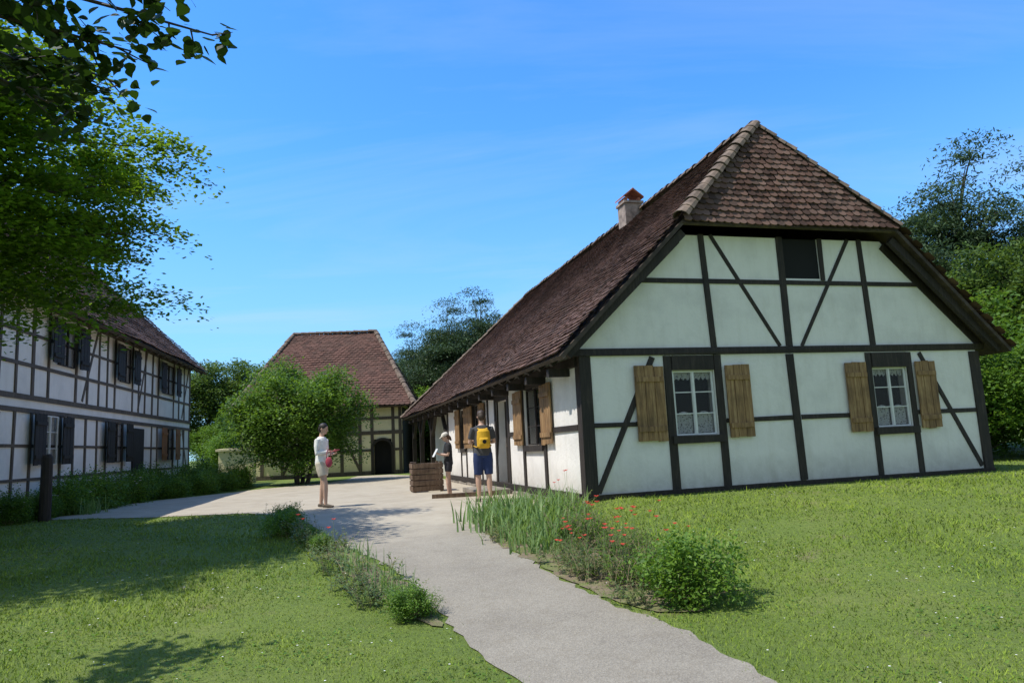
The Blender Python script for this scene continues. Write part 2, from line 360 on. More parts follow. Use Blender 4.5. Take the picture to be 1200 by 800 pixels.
# ------------------------------------------------------------------ window builder (local frame: x right, -y out, z up)
def empty(name,loc=(0,0,0),rotz=0,parent=None,**k):
    o=bpy.data.objects.new(name,None); COL.objects.link(o); o.location=loc; o.rotation_euler=(0,0,rotz); o.empty_display_size=.3
    if parent: o.parent=parent
    for a,v in k.items(): o[a]=v
    return o
def shutter(parent,x0,x1,z0,z1,y,mat):
    mb=MB(); W=x1-x0; n=3; 
    for i in range(n): mb.box(x0+i*W/n+.005,x0+(i+1)*W/n-.005,y-.03+random.uniform(-.003,.003),y,z0+random.uniform(-.015,.015),z1+random.uniform(-.015,.015),.002)
    for zz in (z0+.16*(z1-z0),z0+.82*(z1-z0)): mb.box(x0+.02,x1-.02,y-.056,y-.036,zz-.045,zz+.045,.002)
    return obj('shutter',mb.mesh(),parent,mat=mat)
def window(parent,x0,x1,z0,z1,y=0,depth=.12,rows=3,curtain=True,loc=(0,0,0),rotz=0,framecol='white',sh=None,shmat='shutter',shz=None):
    mb=MB(); t=.028; yf=y+depth-.05; mu_=.02
    e=.003
    mb.box(x0+e,x0+t,yf,yf+.05,z0+e,z1-e);mb.box(x1-t,x1-e,yf,yf+.05,z0+e,z1-e);mb.box(x0+t,x1-t,yf,yf+.05,z0+e,z0+t);mb.box(x0+t,x1-t,yf,yf+.05,z1-t,z1-e)
    xm=(x0+x1)/2; mb.box(xm-mu_,xm+mu_,yf-.012,yf+.04,z0+t,z1-t)
    for i in range(1,rows):
        zz=z0+(z1-z0)*i/rows
        for a,b in ((x0+t,xm-mu_),(xm+mu_,x1-t)): mb.box(a,b,yf+.008,yf+.035,zz-.009,zz+.009)
    for a,b in ((x0+t,xm-mu_),(xm+mu_,x1-t)):
        for xx in (a,b-.014): mb.box(xx,xx+.014,yf+.004,yf+.038,z0+t,z1-t)
    o=obj('window',mb.mesh(),parent,loc,(0,0,rotz),mat=M[framecol])
    g=MB().box(x0+t,x1-t,yf+.018,yf+.022,z0+t,z1-t); obj('window_pane',g.mesh(),o,mat=M['glass'])
    d=MB().box(x0+e,x1-e,y+depth+.14,y+depth+.16,z0+e,z1-e); obj('room_shade_panel',d.mesh(),o,mat=M['dark'])  # dark panel behind the glass, its colour stands in for an unlit room
    if curtain:
        for a,b,top in ((x0+t,xm-.02,.30),(xm+.02,x1-t,.30)):
            vs=[];n=14
            for i in range(n+1):
                xx=a+(b-a)*i/n; yy=y+depth+.012+.010*sin(i*1.9)
                lo=z0+t+.01; hi=z0+(z1-z0)*top+.08*abs(sin(i*pi/n))
                vs+=[(xx,yy,lo),(xx,yy,hi)]
            obj('curtain',MB().add(vs,[(2*i,2*i+2,2*i+3,2*i+1) for i in range(n)]).mesh(),o,mat=M['lace'])
            vs=[]
            for i in range(n+1):
                xx=a+(b-a)*i/n; yy=y+depth+.015+.010*sin(i*2.2)
                vs+=[(xx,yy,z1-t-(z1-z0)*(.07+.05*abs(sin(i*.9)))),(xx,yy,z1-t)]
            obj('curtain',MB().add(vs,[(2*i,2*i+2,2*i+3,2*i+1) for i in range(n)]).mesh(),o,mat=M['lace'])
    if sh:
        a0,a1=shz or (z0,z1)
        for (a,b) in sh: shutter(o,a,b,a0,a1,y-.045,M[shmat])
    return o

# ------------------------------------------------------------------ main farmhouse
HX,HY,HZ,HT=1.17,12.5,.517,.274
house=empty('farmhouse',(HX,HY,HZ),HT,label='white half-timbered farmhouse with brown tiled half-hipped roof beside the gravel path',category='house')
W=8.85; UE=-.5; ZE=2.44; UR=4.425; ZR=7.27; KR=(ZR-ZE)/(UR-UE); HE=4.86; UH=UE+(HE-ZE)/KR; SN=-.42; SP=.51; RF=17.5; EF=22.5
g=[(0,-.6),(W,-.6),(W,2.72),(6.75,4.76),(2.1,4.76),(0,2.72)]
L1=13.2
vs=[(x,0,z) for x,z in g]+[(x,L1,z) for x,z in g]; n=6
wm=MB().add(vs,[tuple(range(6)),tuple(reversed(range(6,12)))]+[(i,i+6,(i+1)%6+6,(i+1)%6) for i in range(6)]).mesh('wall',True)
cuts=[(1.78,2.64,-.2,.3,1.0,2.18),(6.18,7.02,-.2,.3,.98,2.16),(4.42,5.22,-.2,.5,3.95,4.9),
      (-.2,.3,2.25,3.6,.95,2.25),(-.2,.35,5.05,6.15,-.1,2.1),(-.2,.3,8.0,8.9,.95,2.2),(-.2,.3,10.1,10.8,.95,2.15)]
wm=boolcut(wm,cuts)
wall=obj('wall',wm,house,mat=M['plaster'])
w2=MB().box(.7,W,L1+.002,20.5,-.6,2.8).mesh(); obj('wall',w2,house,mat=M['plaster'])
j=.009; y0,y1=-.028,.05
tb=MB()
tb.box(-.03,.20,-.035,.2,0.02,2.46,j); tb.box(8.65,8.88,-.035,.2,.02,2.46,j)
tb.box(-.2,9.05,-.05,.1,2.48,2.61,.012)
tb.box(-.04,8.9,-.045,.06,-.06,.06,.012)
for a,b in ((.20,1.0),(2.82,4.28),(4.44,6.05),(7.16,8.65)): tb.box(a,b,y0,y1,1.20,1.285,j)
tb.box(1.0,1.62,y0,y1,1.20,1.285,j)
for a,b in ((1.62,1.77),(2.65,2.8),(6.05,6.17),(7.03,7.15)): tb.box(a,b,y0-.004,y1,.06,2.46,.006)
for a,b,zz in ((1.78,2.64,1.0),(6.18,7.02,.98)): tb.box(a,b,y0-.012,y1,zz+1.185,2.455,.005); tb.box(a-.1,b+.1,y0-.05,y1,zz-.14,zz-.004,.004)
tb.bar((4.35,.07),(4.30,2.46),.155,y0-.006,y1,j)
tb.bar((.2,.1),(1.40,2.44),.095,y0+.006,y1,j); tb.bar((8.6,.12),(7.38,2.44),.095,y0+.006,y1,j)
tb.box(1.22,7.62,y0+.003,y1,3.82,3.905,j)
tb.bar((2.68,2.61),(2.60,4.78),.115,y0-.003,y1,j); tb.bar((4.33,2.61),(4.33,4.78),.14,y0-.005,y1,j); tb.bar((6.27,2.61),(6.22,4.78),.115,y0-.003,y1,j); tb.box(5.22,5.31,y0-.002,y1,3.92,4.78,j)
tb.bar((2.82,4.78),(4.12,2.61),.08,y0+.008,y1,j); tb.bar((5.95,4.78),(4.62,2.61),.08,y0+.008,y1,j)
tb.bar((-.32,ZE+.02),(UH+.12,HE-.14),.15,-.30,-.2); tb.bar((9.17,ZE+.02),(W-UH-.12,HE-.14),.15,-.30,-.2)
tb.bar((-.1,ZE+.18),(UH+.12,HE-.2),.15,-.03,.05,j); tb.bar((W+.1,ZE+.18),(W-UH-.12,HE-.2),.15,-.03,.05,j)
obj('timber_frame',tb.mesh(),house,mat=M['timber'])
lt=MB()
def lb(s0,s1,z0,z1,o0=-.028,o1=.05,jj=.007): lt.box(o0,o1,s0,s1,z0,z1,jj)
lb(.23,L1,-.06,.08,-.04,.06,.01); lb(.1,22,2.30,2.48,-.06,.12,.01)
for s0,s1 in ((2.08,2.25),(3.6,3.76),(4.9,5.05),(6.15,6.3),(7.0,7.12),(7.88,8.0),(8.9,9.02),(9.98,10.1),(10.8,10.92),(L1-.18,L1+.02)): lb(s0,s1,.08,2.3)
for s0,s1 in ((2.25,3.6),(8.0,8.9),(10.1,10.8)): lb(s0,s1,.83,.95,-.06); lb(s0,s1,2.18,2.295)
for s0,s1 in ((.23,2.08),(3.76,4.9),(6.3,7.0),(9.02,9.98)): lb(s0,s1,1.18,1.28)
lb(5.05,6.15,2.1,2.295)
for s in (16.4,19.4,21.8): lt.box(-.12,.06,s-.08,s+.08,-.6,2.3,.01)
for s in (L1+.1,16.4,19.4): lt.beam((-.03,s+.05,1.5),(-.03,s+.85,2.28),.12,.12)
for s in (16.4,19.4,21.8): lt.beam((-.03,s-.05,1.5),(-.03,s-.85,2.28),.12,.12)
s=.35
while s<22.2:
    lt.beam((UE+.06,s,ZE-.06),(.9,s,ZE-.06+KR*(.9-UE-.06)),.1,.13,j=.006); s+=.72
s=.6
while s<22: lt.box(UE+.1,.15,s-.07,s+.07,2.17,2.31,.006); s+=1.44
obj('timber_frame',lt.mesh(),house,mat=M['timber'])
pl=MB(); x=-.1
while x<8.9:
    L=random.uniform(.35,.8); pl.box(x,min(x+L-.015,8.98),-.11,.02,-.62,-.065+random.uniform(-.015,.01),.015); x+=L
s=.05
while s<L1:
    L=random.uniform(.35,.8); pl.box(-.1,.02,s,s+L-.015,-.62,-.07+random.uniform(-.015,.01),.015); s+=L
obj('stone_plinth',pl.mesh(),house,mat=M['stone'])
window(house,1.79,2.63,1.005,2.175,0,.08,3,True,sh=[(1.0,1.58),(2.84,3.36)],shz=(.93,2.27))
window(house,6.19,7.01,.985,2.155,0,.08,3,True,sh=[(5.50,6.0),(7.19,7.68)],shz=(.92,2.26))
for a,b in ((2.26,3.59),(8.01,8.89),(10.11,10.79)):
    window(house,-b,-a,.96,2.17,0,.10,3,False,rotz=0,framecol='timber',sh=[(-b-.72,-b-.02),(-a+.02,-a+.70)]).matrix_local=Matrix(((0,1,0,0),(-1,0,0,0),(0,0,1,0),(0,0,0,1)))
dm=MB().box(.22,.26,5.06,6.14,-.09,2.09); 
door=obj('door',dm.mesh(),house,mat=M['timber'])
obj('door_handle',MB().box(.17,.219,5.95,6.0,.95,1.0).mesh(),door,mat=M['brick'])
obj('attic_shade_panel',MB().box(4.425,5.215,.02,.05,3.95,4.755).mesh(),house,mat=M['dark'])  # panel closing the gable cut, painted black in place of attic shade
obj('doorstep',MB().box(-.85,-.11,4.6,6.6,-.5,-.03,.02).mesh(),house,mat=M['stone'])
rf=MB(); SL=hypot(ZR-ZE,UR-UE); hb=(HE-ZE)/(ZR-ZE)*SL; tw_,te_=.165,.138
tile_roof(rf,[(-EF,0),(-SN,0),(-SN,hb),(-SP,SL),(-RF,SL)],(UE,0,ZE),(0,-1,0),(UR-UE,0,ZR-ZE),tw_,te_)
tile_roof(rf,[(SN,0),(EF,0),(RF,SL),(SP,SL),(SN,hb)],(W-UE,0,ZE),(0,1,0),(-(UR-UE),0,ZR-ZE),.2,.18)
hs=hypot(ZR-HE,SP-SN)
tile_roof(rf,[(UH,0),(W-UH,0),(UR,hs)],(0,SN,HE),(1,0,0),(0,SP-SN,ZR-HE),tw_,te_)
roof=obj('roof',rf.mesh(),house,mat=M['tiles'])
dk=MB()
def slab(pts,t=.07):
    pts=[Vector(q) for q in pts]; nn=(pts[1]-pts[0]).cross(pts[2]-pts[0]).normalized()
    if nn.z<0: nn=-nn
    top=[q+nn*.0 for q in pts]; bot=[q-nn*t for q in pts]; k=len(pts)
    dk.add(top+bot,[tuple(range(k)),tuple(reversed(range(k,2*k)))]+[(i,(i+1)%k,(i+1)%k+k,i+k) for i in range(k)])
slab([(UE,SN,ZE),(UH,SN,HE),(UR,SP,ZR),(UR,RF,ZR),(UE,EF,ZE)])
slab([(W-UE,SN,ZE),(W-UE,EF,ZE),(UR,RF,ZR),(UR,SP,ZR),(W-UH,SN,HE)])
slab([(UH,SN,HE),(W-UH,SN,HE),(UR,SP,ZR)])
slab([(UE,EF,ZE),(UR,RF,ZR),(W-UE,EF,ZE)])
obj('roof_boarding',dk.mesh(),roof,mat=M['eavewood'])
rc=MB(); ridge_caps(rc,(UR,SP,ZR+.06),(UR,RF,ZR+.06),.13); ridge_caps(rc,(UH,SN-.02,HE+.05),(UR,SP,ZR+.07),.15,.25); ridge_caps(rc,(W-UH,SN-.02,HE+.05),(UR,SP,ZR+.07),.12,.25); ridge_caps(rc,(UE,EF,ZE+.05),(UR,RF,ZR+.05))
obj('ridge_tiles',rc.mesh(),roof,mat=M['ridge'])
ch=MB().box(3.9,4.42,5.85,6.35,6.3,7.52,.012).box(3.86,4.46,5.81,6.39,7.52,7.59,.008)
chim=obj('chimney',ch.mesh(),roof,mat=M['brick'])
cc=MB().box(3.92,4.0,5.88,6.33,7.59,7.70).box(4.32,4.4,5.88,6.33,7.59,7.70)
for sg in (0,1):
    a,b=(3.85,4.17) if sg==0 else (4.47,4.15)
    for k in range(4):
        ya=5.8+k*.15; cc.add([(a,ya,7.68),(a,ya+.14,7.68),(b,ya+.14,7.92),(b,ya,7.92),(a,ya,7.72),(a,ya+.14,7.72),(b,ya+.14,7.96),(b,ya,7.96)],[(0,1,2,3),(4,7,6,5),(0,4,5,1),(1,5,6,2),(2,6,7,3),(3,7,4,0)])
obj('chimney_cap',cc.mesh(),chim,mat=M['terracotta'])

# ------------------------------------------------------------------ left building
bx,by=-14.18,31.08; ld=Vector((3.02,-15.66)).normalized()
ang=atan2(-ld.y,-ld.x)
lh=empty('timbered_house',(bx,by,.37),ang,label='long two-storey half-timbered house with black shutters and brown roof',category='house')
D=9.2; BL=21; 
e=[(0,-.4),(D,-.4),(D,5.2),(D/2,9.6),(0,5.2)]
vs=[(0,a,b) for a,b in e]+[(-BL,a,b) for a,b in e]
obj('wall',MB().add(vs,[tuple(range(5)),tuple(reversed(range(5,10)))]+[(i,i+5,(i+1)%5+5,(i+1)%5) for i in range(5)]).mesh('w',True),lh,mat=M['plaster'])
t=MB(); o0,o1=-.03,.03
for z,h in ((.0,.13),(.85,.07),(1.62,.07),(2.42,.11),(2.72,.12),(3.5,.08),(4.25,.07),(5.02,.14)): t.box(-BL,.05,o0-.01*(h>.1),o1,z,z+h,.004)
wins_u=[(12.3,13.3),(7.9,8.8),(2.8,4.2)]; wins_l=[(13.2,14.1),(8.5,9.5),(2.8,4.0)]
b=.1; k=0
while b<BL:
    for lo,hi,ws in ((.13,2.42,wins_l),(2.84,5.02,wins_u)):
        if not any(a-.15<b<c+.15 for a,c in ws) and not (lo<1 and 6.1<b<7.6): t.bar((-b,lo),(-b+random.uniform(-.05,.05),hi),random.uniform(.085,.12),o0,o1,.005)
    b+=random.uniform(.62,.88); k+=1
for b0,b1,lo,hi in ((.2,1.2,.16,2.4),(1.3,.3,2.9,5.0),(6.9,6.0,2.9,5.0),(11.6,10.6,2.9,5.0),(17,16,.16,2.4)):
    t.bar((-b0,lo),(-b1,hi),.09,o0+.008,o1,.004)
obj('timber_frame',t.mesh(),lh,mat=M['timber_brown'])
for (a,c) in wins_u:
    window(lh,-c,-a,3.72,4.85,-.13,.10,2,False,framecol='timber',sh=[(-c-.62,-c-.02),(-a+.02,-a+.62)],shmat='shutter_dark')
for i,(a,c) in enumerate(wins_l):
    window(lh,-c,-a,1.2,2.40,-.13,.10,3,False,framecol='white' if i==0 else 'timber',sh=[(-c-.62,-c-.02),(-a+.02,-a+.62)],shmat='shutter_orange' if i==2 else 'shutter_dark')
dd=obj('door',MB().box(-7.4,-6.3,-.06,.01,0,2.3).mesh(),lh,mat=M['shutter_dark'])
obj('doorstep',MB().box(-7.7,-6.0,-.9,-.04,-.3,.14,.01).mesh(),lh,mat=M['stone'])
tr=MB(); ov=.6; kz=.96; SLL=hypot(D/2+ov,(D/2+ov)*kz); z0=5.08-ov*kz*.2; 
pol=[(-BL-.5,0),(.45,0),(.45,SLL),(-BL-.5,SLL)]
tile_roof(tr,pol,(0,-ov,z0),(1,0,0),(0,1,kz),.26,.2)
tr2=[(-.45,0),(BL+.5,0),(BL+.5,SLL),(-.45,SLL)]
tile_roof(tr,tr2,(0,D+ov,z0),(-1,0,0),(0,-1,kz),.4,.4)
lroof=obj('roof',tr.mesh(),lh,mat=M['tiles'])
dk=MB(); zt=z0+(D/2+ov)*kz
slab([(.45,-ov,z0),(.45,D/2,zt),(-BL-.5,D/2,zt),(-BL-.5,-ov,z0)],.1); slab([(.45,D+ov,z0),(-BL-.5,D+ov,z0),(-BL-.5,D/2,zt),(.45,D/2,zt)],.1)
b=.2
while b<BL: dk.beam((-b,-ov+.05,z0-.1),(-b,.1,z0-.1+(ov+.05)*kz),.1,.12); b+=.8
obj('roof_boarding',dk.mesh(),lroof,mat=M['eavewood'])

# ------------------------------------------------------------------ far building
fx,fy=-13.7,35.5
fh=empty('manor_house',(fx,fy,.37),.06,label='cream half-timbered house with tall red-brown hipped roof and arched doorway',category='house')
FW=8.0; FD=7.5; FH=3.5
fm=MB().box(0,FW,0,FD,-.3,FH).mesh('w',True); fm=boolcut(fm,[(6.55,7.45,-.3,.6,-.1,1.75)])
obj('wall',fm,fh,mat=M['plaster_cream'])
t=MB(); o0=-.035
for z,h in ((0,.2),(1.15,.13),(1.98,.18),(2.72,.13),(3.3,.18)):
    if z<1.9: t.box(0,6.5,o0,.03,z,z+h,.005); t.box(7.5,FW,o0,.03,z,z+h,.005)
    else: t.box(0,FW+.02,o0,.03,z,z+h,.005)
for x in (.1,1.1,2.1,3.1,4.1,5.0,5.9,6.5,7.55,7.9): t.box(x-.08,x+.08,o0-.004,.03,.2,3.3,.005) if not(6.5<x<7.5) else None
t.bar((2.1,.2),(3.05,1.98),.13,o0+.006,.03); t.bar((5.9,.2),(5.05,1.98),.13,o0+.006,.03)
obj('timber_frame',t.mesh(),fh,mat=M['timber_brown'])
arch=MB()
pts=[(6.5,0),(6.5,1.3)]+[(7.0-.5*cos(a),1.3+.45*sin(a)) for a in np.linspace(0,pi,9)]+[(7.5,1.3),(7.5,0)]
for a,b in zip(pts,pts[1:]):
    if (Vector(a)-Vector(b)).length>.01: arch.bar(a,b,.13,-.07,.05)
obj('door_surround',arch.mesh(),fh,mat=M['timber'])
obj('door',MB().box(6.56,7.44,.35,.4,-.1,1.74).mesh(),fh,mat=M['dark'])
for a,b,z0_,z1_ in ((3.3,4.0,1.22,1.9),(4.3,4.95,1.22,1.9),(5.15,5.75,2.2,2.7)):
    window(fh,a,b,z0_,z1_,-.12,.09,2,False,framecol='timber',sh=None)
sidewall=MB(); 
for k in range(26): sidewall.box(FW+.02,FW+.05,.05+k*.285,.05+k*.285+.27,.0,3.3,.004)
obj('board_cladding',sidewall.mesh(),fh,mat=M['timber'])
o=.7; rz=FH-.16; rh=7.75
e=[(-.3,-o),(FW+o,-o),(FW+o,FD+o),(-.3,FD+o)]; R0=(1.75,FD/2); R1=(6.3,FD/2)
tr=MB(); fsl=hypot(FD/2+o,rh-rz)
tile_roof(tr,[(-.3,0),(FW+o,0),(R1[0],fsl),(R0[0],fsl)],(0,-o,rz),(1,0,0),(0,FD/2+o,rh-rz),.24,.19)
ssl=hypot(FW+o-R1[0],rh-rz)
tile_roof(tr,[(-o,0),(FD+o,0),(FD/2,ssl)],(FW+o,0,rz),(0,1,0),(-(FW+o-R1[0]),0,rh-rz),.24,.19)
froof=obj('roof',tr.mesh(),fh,mat=M['tiles_far'])
dk=MB(); A,B_,C,Dd=[(a,b,rz) for a,b in e]; r0=(R0[0],R0[1],rh);r1=(R1[0],R1[1],rh)
slab([A,B_,r1,r0]);slab([B_,C,r1]);slab([C,Dd,r0,r1]);slab([Dd,A,r0])
obj('roof_boarding',dk.mesh(),froof,mat=M['eavewood'])
rc=MB(); 
for a,b in ((r0,r1),(A,r0),(B_,r1)): ridge_caps(rc,Vector(a)+Vector((0,0,.05)),Vector(b)+Vector((0,0,.05)),.13,.4)
obj('ridge_tiles',rc.mesh(),froof,mat=M['ridge'])
gw=MB().box(-13.9,-12.3,33.5,33.9,0,1.85,.03); obj('garden_wall',gw.box(-14.0,-12.2,33.4,34.0,1.85,1.97,.02).mesh(),mat=M['plaster_cream'],label='low cream garden wall beside the far house',cat='wall')

# ------------------------------------------------------------------ vegetation
def leaves(P,size,flat=.6,asp=.55,rng=RNG,droop=.2):
    n=len(P); 
    nrm=rng.normal(size=(n,3)); nrm[:,2]=np.abs(nrm[:,2])+flat*1.5; nrm/=np.linalg.norm(nrm,axis=1,keepdims=True)
    d=rng.normal(size=(n,3)); d[:,2]-=droop; d-=nrm*(d*nrm).sum(1,keepdims=True); d/=np.linalg.norm(d,axis=1,keepdims=True)
    s=np.cross(nrm,d); L=size*rng.uniform(.65,1.25,(n,1)); Wd=L*asp*.5
    V=np.stack([P-d*L*.5,P+s*Wd,P+d*L*.5,P-s*Wd],1); return V
def clumps(rng,n,rad,shell=.55,lob=.25):
    d=rng.normal(size=(n,3)); d/=np.linalg.norm(d,axis=1,keepdims=True)
    k=rng.uniform(shell,1,(n,1))**.6; m=1+lob*np.sin(d[:,:1]*5+1)*np.cos(d[:,1:2]*4+2)+lob*.6*np.sin(d[:,2:3]*7)
    return d*k*m*np.array(rad)
def tree_mesh(seed,H,cz,rad,nc,per,ls,csig,tr=.18,flat=.6,asp=.55,shell=.45,stems=1,tap=0.,lob=.22):
    rng=np.random.default_rng(seed); C=clumps(rng,nc,rad,shell,lob)
    if tap: C[:,:2]*=(1-tap*np.clip(C[:,2:3]/rad[2],-.4,1))
    C=C+np.array([0,0,cz])
    sg=np.array(csig); nr=rng.normal(size=(nc,per,3)); nr=np.clip(nr,-1.9,1.9)
    P=C[:,None,:]+nr*sg*rng.uniform(.6,1.2,(nc,1,1))
    P[...,2]-=.25*((P[...,0]-C[:,None,0])**2+(P[...,1]-C[:,None,1])**2)
    lm=npmesh('crown',leaves(P.reshape(-1,3),ls,flat,asp,rng),4)
    mb=MB()
    for st in range(stems):
        ox,oy=(0,0) if stems==1 else (rng.uniform(-.4,.4),rng.uniform(-.4,.4))
        hh=cz+rad[2]*.5
        pts=[(ox*(1+q*2)+.12*sin(q*5+st),oy*(1+q*2)+.1*cos(q*4),-.3+q*(hh+.3)) for q in np.linspace(0,1,8)]
        mb.tube(pts,[tr*(1.25 if i==0 else 1-.85*i/8) for i in range(8)],9)
    for i in range(0,nc,max(1,nc//70)):
        c=C[i]; zs=max(.3,min(cz+rad[2]*.4,c[2]-.35*hypot(c[0],c[1])-.2)); q=(zs+.3)/(cz+rad[2]*.5+.3)
        b0=Vector((.12*sin(q*5),.1*cos(q*4),zs)); c=Vector(c)*.97; m=b0.lerp(c,.5)+Vector((0,0,.08*(c-b0).length))
        mb.tube([b0,m,c],[tr*.32*(1-q*.5),tr*.16,.01],6)
    return lm,mb.mesh('trunk')
def place_tree(ms,x,y,sc=1,rot=0,z=None,name='tree',leaf='leafwood',label='',group=None,cat='tree',sz=None):
    kw=dict(label=label,category=cat); 
    if group: kw['group']=group
    o=empty(name,(x,y,gzf(x,y) if z is None else z),rot,**kw); o.scale=(sc,sc,sz or sc)
    obj('crown',ms[0],o,mat=M[leaf]); obj('trunk',ms[1],o,mat=M['bark']); return o
tA=tree_mesh(11,8,5.85,(2.95,3.5,2.7),215,520,.10,(.45,.42,.09),.2,1.3,.62,.25,lob=.2)
place_tree(tA,-8.6,10.2,1,0,name='beech_tree',leaf='leafA',label='big leafy green beech tree shading the lawn',cat='tree')
tB=tree_mesh(21,4.5,2.75,(2.5,2.3,2.1),170,330,.12,(.38,.38,.25),.09,.5,.6,.4,stems=4)
place_tree(tB,-8.9,29.0,1,0,name='bushy_tree',leaf='leafB',label='round bushy green tree before the cream house')
tC=tree_mesh(31,9,6.0,(3.6,3.6,3.9),150,260,.22,(.6,.6,.35),.22,.5,.6,.35)
tD=tree_mesh(41,9,6.2,(2.7,2.7,3.8),120,480,.17,(.6,.6,.16),.2,.3,.3,.1,tap=.4,lob=.26)
tE=tree_mesh(51,5,3.0,(2.8,2.8,2.6),120,260,.18,(.5,.5,.32),.12,.5,.6,.3,stems=3)
gwd='trees of the wood behind the houses'
for x,y,s,k in ((-25,47,.75,'C'),(-21.5,50,.8,'C'),(-18.6,46,.7,'E'),(-19.2,52,.8,'C'),(-15.8,49,.7,'E'),(-16.5,42,.55,'E'),(-6.8,49,.92,'D'),(-4.4,46,1.0,'D'),(-2.3,48,1.14,'D'),(-5.6,43,.8,'E'),(-2.9,41,.85,'E'),(.6,48,.9,'C'),(-8.3,52,.75,'C'),(-11.5,54,.75,'C'),(-4.6,53,.85,'C'),(3.5,50,.9,'C'),(7,52,.9,'C'),(-29,44,.8,'C'),(-33,40,.8,'C'),(-14.5,57,.8,'C'),(-1,57,1.0,'C')):
    ms,lf,nm={'C':(tC,'leafwood','tree'),'D':(tD,'pine','pine_tree'),'E':(tE,'leafB','small_tree')}[k]
    lab={'C':'dense green deciduous tree in the wood','D':'dark green pine tree at the edge of the wood','E':'bright green bushy tree behind the courtyard'}[k]
    place_tree(ms,x,y,s*random.uniform(.96,1.04),random.uniform(0,6),name=nm,leaf=lf,label=lab,group=gwd)
for x,y,s,k in ((15.2,27.5,.90,'D'),(18.6,28.5,1.18,'D'),(17.2,24,.72,'C'),(14.2,22.5,.85,'E'),(20.5,24,.8,'C'),(13.6,25.5,.8,'E'),(12.5,19.4,.62,'E'),(15.2,18.6,.75,'E'),(22.5,28,1.1,'D'),(24,22,.9,'C'),(12.6,29,.7,'C'),(18,34,.95,'C'),(13.2,36,.85,'C'),(9.5,38,.75,'C')):
    ms,lf,nm={'C':(tC,'leafwood','tree'),'D':(tD,'pine','pine_tree'),'E':(tE,'leafB','small_tree')}[k]
    lab={'C':'dense green deciduous tree beside the farmhouse','D':'tall dark green pine tree beside the farmhouse','E':'bright green bushy tree beside the farmhouse'}[k]
    place_tree(ms,x,y,s,random.uniform(0,6),name=nm,leaf=lf,label=lab,group='trees beyond the farmhouse gable')
def near_tree():
    rng=np.random.default_rng(3); e=empty('lime_tree',(-3.5,1.9,0),0,label='dark leafy branch of a lime tree hanging overhead',category='tree')
    T=lambda q: (q[0]*.55,q[1]*.62,1.5+(q[2]-1.5)*.62)
    mb=MB(); mb.tube([(0,0,-.3),(.05,.03,1.3),(.15,.1,2.8),(.12,.2,4.4)],[.15,.12,.09,.03],10)
    limbs=[[(.2,.2,3.9),(1.2,.5,4.45),(2.3,.9,4.6),(3.1,1.2,4.5)],[(.2,.2,4.2),(1.3,.9,4.85),(2.5,1.5,4.92),(3.9,2.0,4.72)],[(.2,.1,3.6),(1.3,.9,4.15),(2.2,1.5,4.3),(2.75,1.9,4.1)],[(.3,.2,4.4),(1.2,1.2,4.9),(2.0,2.2,4.9),(2.6,2.8,4.8)],[(.2,.2,4.3),(1.5,.6,5.0),(2.6,1.0,4.95),(3.8,1.3,4.7)],[(.2,.2,4.0),(1.3,1.1,4.5),(2.0,1.7,4.6),(2.5,2.1,4.5)],[(.2,.2,4.1),(1.4,1.0,4.7),(2.3,1.6,4.72),(3.2,2.0,4.62)],
      [(0,.2,4.0),(-1.2,1.6,5.0),(-2.4,3.4,5.6),(-3.2,4.6,5.6)],[(0,.2,4.2),(-1.6,1.8,5.6),(-2.8,4.2,6.0),(-3.4,5.4,5.9)]]
    Vs=[]
    for li,L in enumerate(limbs):
        L=[T(q) for q in L]; big=2.6 if li>=7 else 1
        mb.tube(L,[.035,.022,.012,.004],7)
        for t in np.linspace(.4,1,17):
            k=t*3; i=min(2,int(k)); q=Vector(L[i]).lerp(Vector(L[i+1]),k-i)
            tw=Vector((rng.uniform(-.05,.22),rng.uniform(-.22,.22),rng.uniform(-.17,.08)))*big
            mb.tube([q,q+tw*.6,q+tw],[.005,.003,.0015],5)
            for m in range(14 if li<7 else 26):
                c=q+tw*rng.uniform(.1,1.1)+Vector(rng.normal(size=3)*.035*big); 
                n=Vector((rng.normal()*.5,rng.normal()*.5,1)).normalized(); d=Vector((rng.normal(),rng.normal(),-.5)); d=(d-n*d.dot(n)).normalized(); s=n.cross(d); l=rng.uniform(.04,.078)*(1 if li<7 else 1.7)
                prof=[(0,.0),(.12,.32),(.35,.42),(.65,.3),(.85,.12),(1,0),(.85,-.12),(.65,-.3),(.35,-.42),(.12,-.32)]
                Vs.append([c+d*l*a+s*l*b-n*.25*l*a*a for a,b in prof])
    V=np.array([[list(v) for v in q] for q in Vs]); obj('crown',npmesh('crown',V,10),e,mat=M['leafnear']); obj('trunk',mb.mesh(),e,mat=M['bark'],smooth=True)
near_tree()

